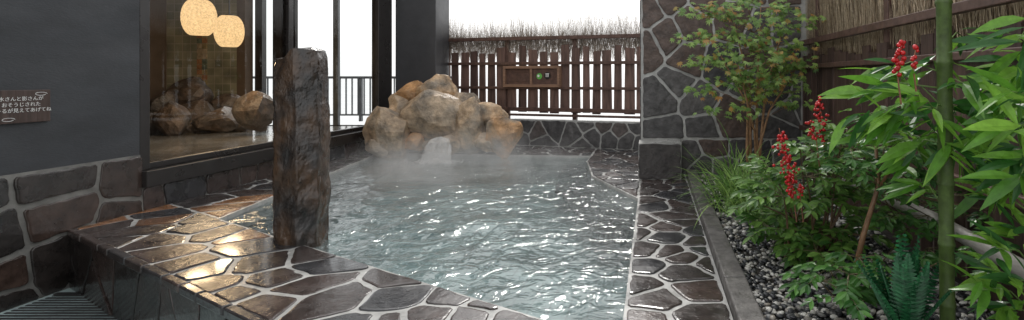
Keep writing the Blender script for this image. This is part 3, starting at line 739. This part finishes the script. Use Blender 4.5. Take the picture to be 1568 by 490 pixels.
# maple
mp_=empty('maple_tree'); ml=MB(); mst=MB(); rn=random.Random(99)
base=Vector((1.08,5.7,-0.02)); tips=[]
TR=[(1148,130,1120,20,5.5),(1160,120,1165,10,5.7),(1172,140,1200,40,5.8),(1145,160,1095,70,5.4),(1178,170,1225,95,5.8),(1155,200,1130,100,5.3)]
for (u1,v1,u2,v2,Y) in TR:
    p1=P(u1,v1,5.65); p2=P(u2,v2,Y); b=base+Vector((rn.gauss(0,.04),rn.gauss(0,.03),0))
    mst.tube([b,b.lerp(p1,0.5)+Vector((rn.gauss(0,.02),0,0)),p1,p2],[0.022,0.017,0.012,0.005],8,(0.30,0.17,0.085))
    for k in range(5):
        t=rn.uniform(0.05,1); s=p1.lerp(p2,t); e=s+Vector((rn.gauss(0,.24),rn.gauss(0,.16),rn.uniform(-.02,.22))); mst.tube([s,e],[0.005,0.002],5,(0.22,0.13,0.07)); tips.append((s,e))
def star(ml,c,r,rn,col):
    d0=Vector((rn.gauss(0,1),rn.gauss(0,1)-0.6,rn.gauss(0,.5)-0.4)).normalized(); nrm=(Vector((0,-0.6,0.8))+Vector((rn.gauss(0,.35),rn.gauss(0,.35),0))).normalized()
    d0=(d0-nrm*d0.dot(nrm)).normalized()
    for k,(an,l) in enumerate(((0,1),(0.6,.85),(-0.6,.85),(1.25,.6),(-1.25,.6))):
        d=Matrix.Rotation(an,3,nrm)@d0; ml.leaf(c,d,nrm,r*l,r*0.27,droop=0.25,prof=(0.2,1.0,0.6,0.0),col=col,fold=0.1)
def mcol():
    if rn.random()<0.16: return gcol(rn,(0.46,0.23,0.07),(0.40,0.32,0.09))
    return gcol(rn,(0.10,0.22,0.045),(0.36,0.52,0.14))
for (s,e) in tips:
    for k in range(20):
        t=rn.uniform(0.3,1.15); c=s.lerp(e,t)+Vector((rn.gauss(0,.06),rn.gauss(0,.06),rn.gauss(0,.035)))
        star(ml,c,rn.uniform(0.05,0.085),rn,mcol())
for (u,v,Y) in [(1085,50,5.4),(1075,95,5.2),(1090,135,5.2),(1215,75,5.7),(1125,170,5.2),(1205,120,5.7),(1110,20,5.4),(1225,30,5.8),(1150,60,5.3),(1140,5,5.5),(1180,85,5.5),(1165,120,5.4),(1190,20,5.6),(1105,90,5.2),(1065,60,5.2),(1230,100,5.7),(1135,115,5.3),(1210,160,5.6),(1170,35,5.3),(1095,10,5.3),(1075,20,5.3)]:
    c0=P(u,v,Y); mst.tube([P(1155,v+30,5.6),c0],[0.004,0.002],5,(0.22,0.13,0.07))
    for k in range(30):
        c=c0+Vector((rn.gauss(0,.12),rn.gauss(0,.09),rn.gauss(0,.035)))
        star(ml,c,rn.uniform(0.05,0.085),rn,mcol())
ml.obj('leaves',M_leaf,parent=mp_); mst.obj('trunk',M_stem,smooth=True,parent=mp_)
# grass clump
ml=MB(); rn=random.Random(101)
for i in range(360):
    b=Vector((0.83+rn.gauss(0,.11),4.8+rn.gauss(0,.3),0)); a=rn.uniform(0,6.28); d=Vector((math.cos(a)*0.55,math.sin(a)*0.5,rn.uniform(0.8,1.6)))
    l=rn.uniform(0.35,0.78); ml.leaf(b,d,Vector((math.cos(a),math.sin(a),0.3)),l,0.014,droop=rn.uniform(0.8,2.2),prof=(0.8,1,1,.9,.8,.6,.4,0),col=gcol(rn,(0.09,0.22,0.04),(0.34,0.52,0.14)))
for i in range(18):
    b=Vector((0.85,5.0+rn.gauss(0,.2),0)); d=Vector((rn.uniform(-1.2,.6),rn.uniform(-.3,.3),1.3)); ml.leaf(b,d,Vector((0,-1,0.3)),rn.uniform(.7,.95),0.012,droop=2.2,prof=(0.8,1,1,.9,.8,.6,.4,0),col=(0.18,0.34,0.10))
ml.obj('ornamental_grass',M_leaf)
# fern
ml=MB(); mst=MB(); rn=random.Random(111); fe=empty('fern')
b=P(1388,520,2.25); b.z=max(0,b.z-0.05)
for i in range(26):
    a=2*math.pi*i/26*1.0+rn.uniform(-.2,.2); out=rn.choice((0.12,0.3,0.55)); d=Vector((math.cos(a)*out*0.8,math.sin(a)*out*0.8,1.2)).normalized(); L_=rn.uniform(0.38,0.52)*(1-0.25*out); n=24; p=b.copy(); pts=[p.copy()]
    for k in range(n):
        d=(d+Vector((math.cos(a),math.sin(a),-0.5))*0.02*out).normalized(); p=p+d*(L_/n); pts.append(p.copy()); q=k/n; wl=0.058*math.sin(math.pi*(0.14+0.84*q))
        sd=Vector((-math.sin(a),math.cos(a),0))
        for s in (-1,1):
            ml.leaf(p,(sd*s+d*0.45).normalized(),Vector((math.cos(a),math.sin(a),.5)),wl,0.017,droop=0.15,prof=(0.9,1,.7,0),col=gcol(rn,(0.012,0.075,0.03),(0.035,0.18,0.07)),fold=0.2)
    mst.tube([pts[0],pts[n//2],pts[-1]],[0.003,0.002,0.001],4,(0.03,0.12,0.05))
ml.obj('fronds',M_leaf,parent=fe); mst.obj('stems',M_stem,parent=fe)

# ---------------- floor, grate, ground ----------------
mb=MB(); mb.box((XW-0.2,-1.5,-0.55),(3,9.0,-0.485)); mb.obj('stone_floor',M_floor)
mb=MB()
gx0,gx1,gy0,gy1=-4.55,-3.62,2.9,3.98
for k in range(26):
    y=gy0+0.02+k*(gy1-gy0-0.04)/25; mb.box((gx0,y-0.009,-0.48),(gx1,y+0.009,-0.455))
mb.box((gx0-0.02,gy0-0.03,-0.48),(gx1+0.02,gy0,-0.452)); mb.box((gx0-0.02,gy1,-0.48),(gx1+0.02,gy1+0.03,-0.452)); mb.box((gx1,gy0,-0.479),(gx1+0.03,gy1,-0.453))
for x in (-4.3,-4.05,-3.8): mb.box((x,gy0,-0.482),(x+0.02,gy1,-0.461))
mb.obj('drain_grate',mat_std('grate_resin',col=(0.03,0.03,0.03),rough=(0.55,0.8),bump=0))
mb=MB(); s=600; mb.add([(-s,-s,-0.6),(s,-s,-0.6),(s,s,-0.6),(-s,s,-0.6)],[(0,1,2,3)]); mb.obj('ground',M_ground)

# ---------------- steam (real volume over the water) ----------------
def steam(name,lo,hi,dens,c,rad):
    m,nt,out=newmat(name+'_vol'); L=nt.links
    tc=N(nt,'ShaderNodeTexCoord')
    sub=N(nt,'ShaderNodeVectorMath',operation='SUBTRACT'); sub.inputs[1].default_value=c; L.new(tc.outputs['Object'],sub.inputs[0])
    dv=N(nt,'ShaderNodeVectorMath',operation='DIVIDE'); dv.inputs[1].default_value=rad; L.new(sub.outputs[0],dv.inputs[0])
    ln=N(nt,'ShaderNodeVectorMath',operation='LENGTH'); L.new(dv.outputs[0],ln.inputs[0])
    mr=N(nt,'ShaderNodeMapRange'); mr.interpolation_type='SMOOTHSTEP'; mr.inputs[1].default_value=0.1; mr.inputs[2].default_value=1.0; mr.inputs[3].default_value=1; mr.inputs[4].default_value=0; L.new(ln.outputs['Value'],mr.inputs[0])
    no=N(nt,'ShaderNodeTexNoise'); no.inputs['Scale'].default_value=2.4; no.inputs['Detail'].default_value=4; no.inputs['Distortion'].default_value=0.8; L.new(tc.outputs['Object'],no.inputs[0])
    m2=N(nt,'ShaderNodeMapRange'); m2.inputs[1].default_value=0.42; m2.inputs[2].default_value=0.68; m2.inputs[3].default_value=0.10; m2.inputs[4].default_value=1; L.new(no.outputs[0],m2.inputs[0])
    mu=N(nt,'ShaderNodeMath',operation='MULTIPLY'); L.new(mr.outputs[0],mu.inputs[0]); L.new(m2.outputs[0],mu.inputs[1])
    m3=N(nt,'ShaderNodeMath',operation='MULTIPLY'); L.new(mu.outputs[0],m3.inputs[0]); m3.inputs[1].default_value=dens
    vs=N(nt,'ShaderNodeVolumeScatter'); vs.inputs['Color'].default_value=(1,1,1,1); L.new(m3.outputs[0],vs.inputs['Density']); L.new(vs.outputs[0],out.inputs['Volume'])
    try: m.cycles.volume_step_rate=4.0
    except Exception as e: print('nostep',e)
    b=MB(); b.box(lo,hi); return b.obj(name,m)
steam('steam',(-4.5,4.6,-0.02),(-0.4,8.1,0.75),1.25,(-2.5,6.6,0.0),(2.1,2.0,0.62))

# ---------------- light, world, camera ----------------
el,az=math.radians(42),math.radians(-6)
w=bpy.data.worlds.new('World'); bpy.context.scene.world=w; w.use_nodes=True; nt=w.node_tree
bg=nt.nodes['Background']; sky=nt.nodes.new('ShaderNodeTexSky'); sky.sky_type='NISHITA'; sky.sun_disc=False; sky.sun_elevation=el; sky.sun_rotation=az
sky.air_density=1.0; sky.dust_density=3.0; sky.ozone_density=1.0
hs=nt.nodes.new('ShaderNodeHueSaturation'); hs.inputs['Saturation'].default_value=0.25
nt.links.new(sky.outputs[0],hs.inputs['Color'])
mx=nt.nodes.new('ShaderNodeMix'); mx.data_type='RGBA'; mx.inputs[0].default_value=0.7; mx.inputs[7].default_value=(9.6,9.65,9.7,1)
nt.links.new(hs.outputs[0],mx.inputs[6]); nt.links.new(mx.outputs[2],bg.inputs[0]); bg.inputs[1].default_value=0.15
sl=bpy.data.lights.new('sun','SUN'); sl.energy=1.5; sl.angle=math.radians(10); sl.color=(1,0.97,0.92)
so=bpy.data.objects.new('sun',sl); COL.objects.link(so)
d=Vector((math.sin(az)*math.cos(el),math.cos(az)*math.cos(el),math.sin(el))); so.rotation_euler=(-d).to_track_quat('-Z','Y').to_euler()
cam=bpy.data.cameras.new('camera'); co=bpy.data.objects.new('camera',cam); COL.objects.link(co)
co.location=(0,0,H); co.rotation_euler=(math.pi/2,0,0); cam.sensor_width=36; cam.lens=36*F/1568; cam.shift_x=-(CU-784)/1568; cam.shift_y=-(245-CV)/1568; cam.clip_end=2000; cam.clip_start=0.05
sc=bpy.context.scene; sc.camera=co
sc.view_settings.view_transform='Standard'; sc.view_settings.look='None'; sc.view_settings.exposure=0
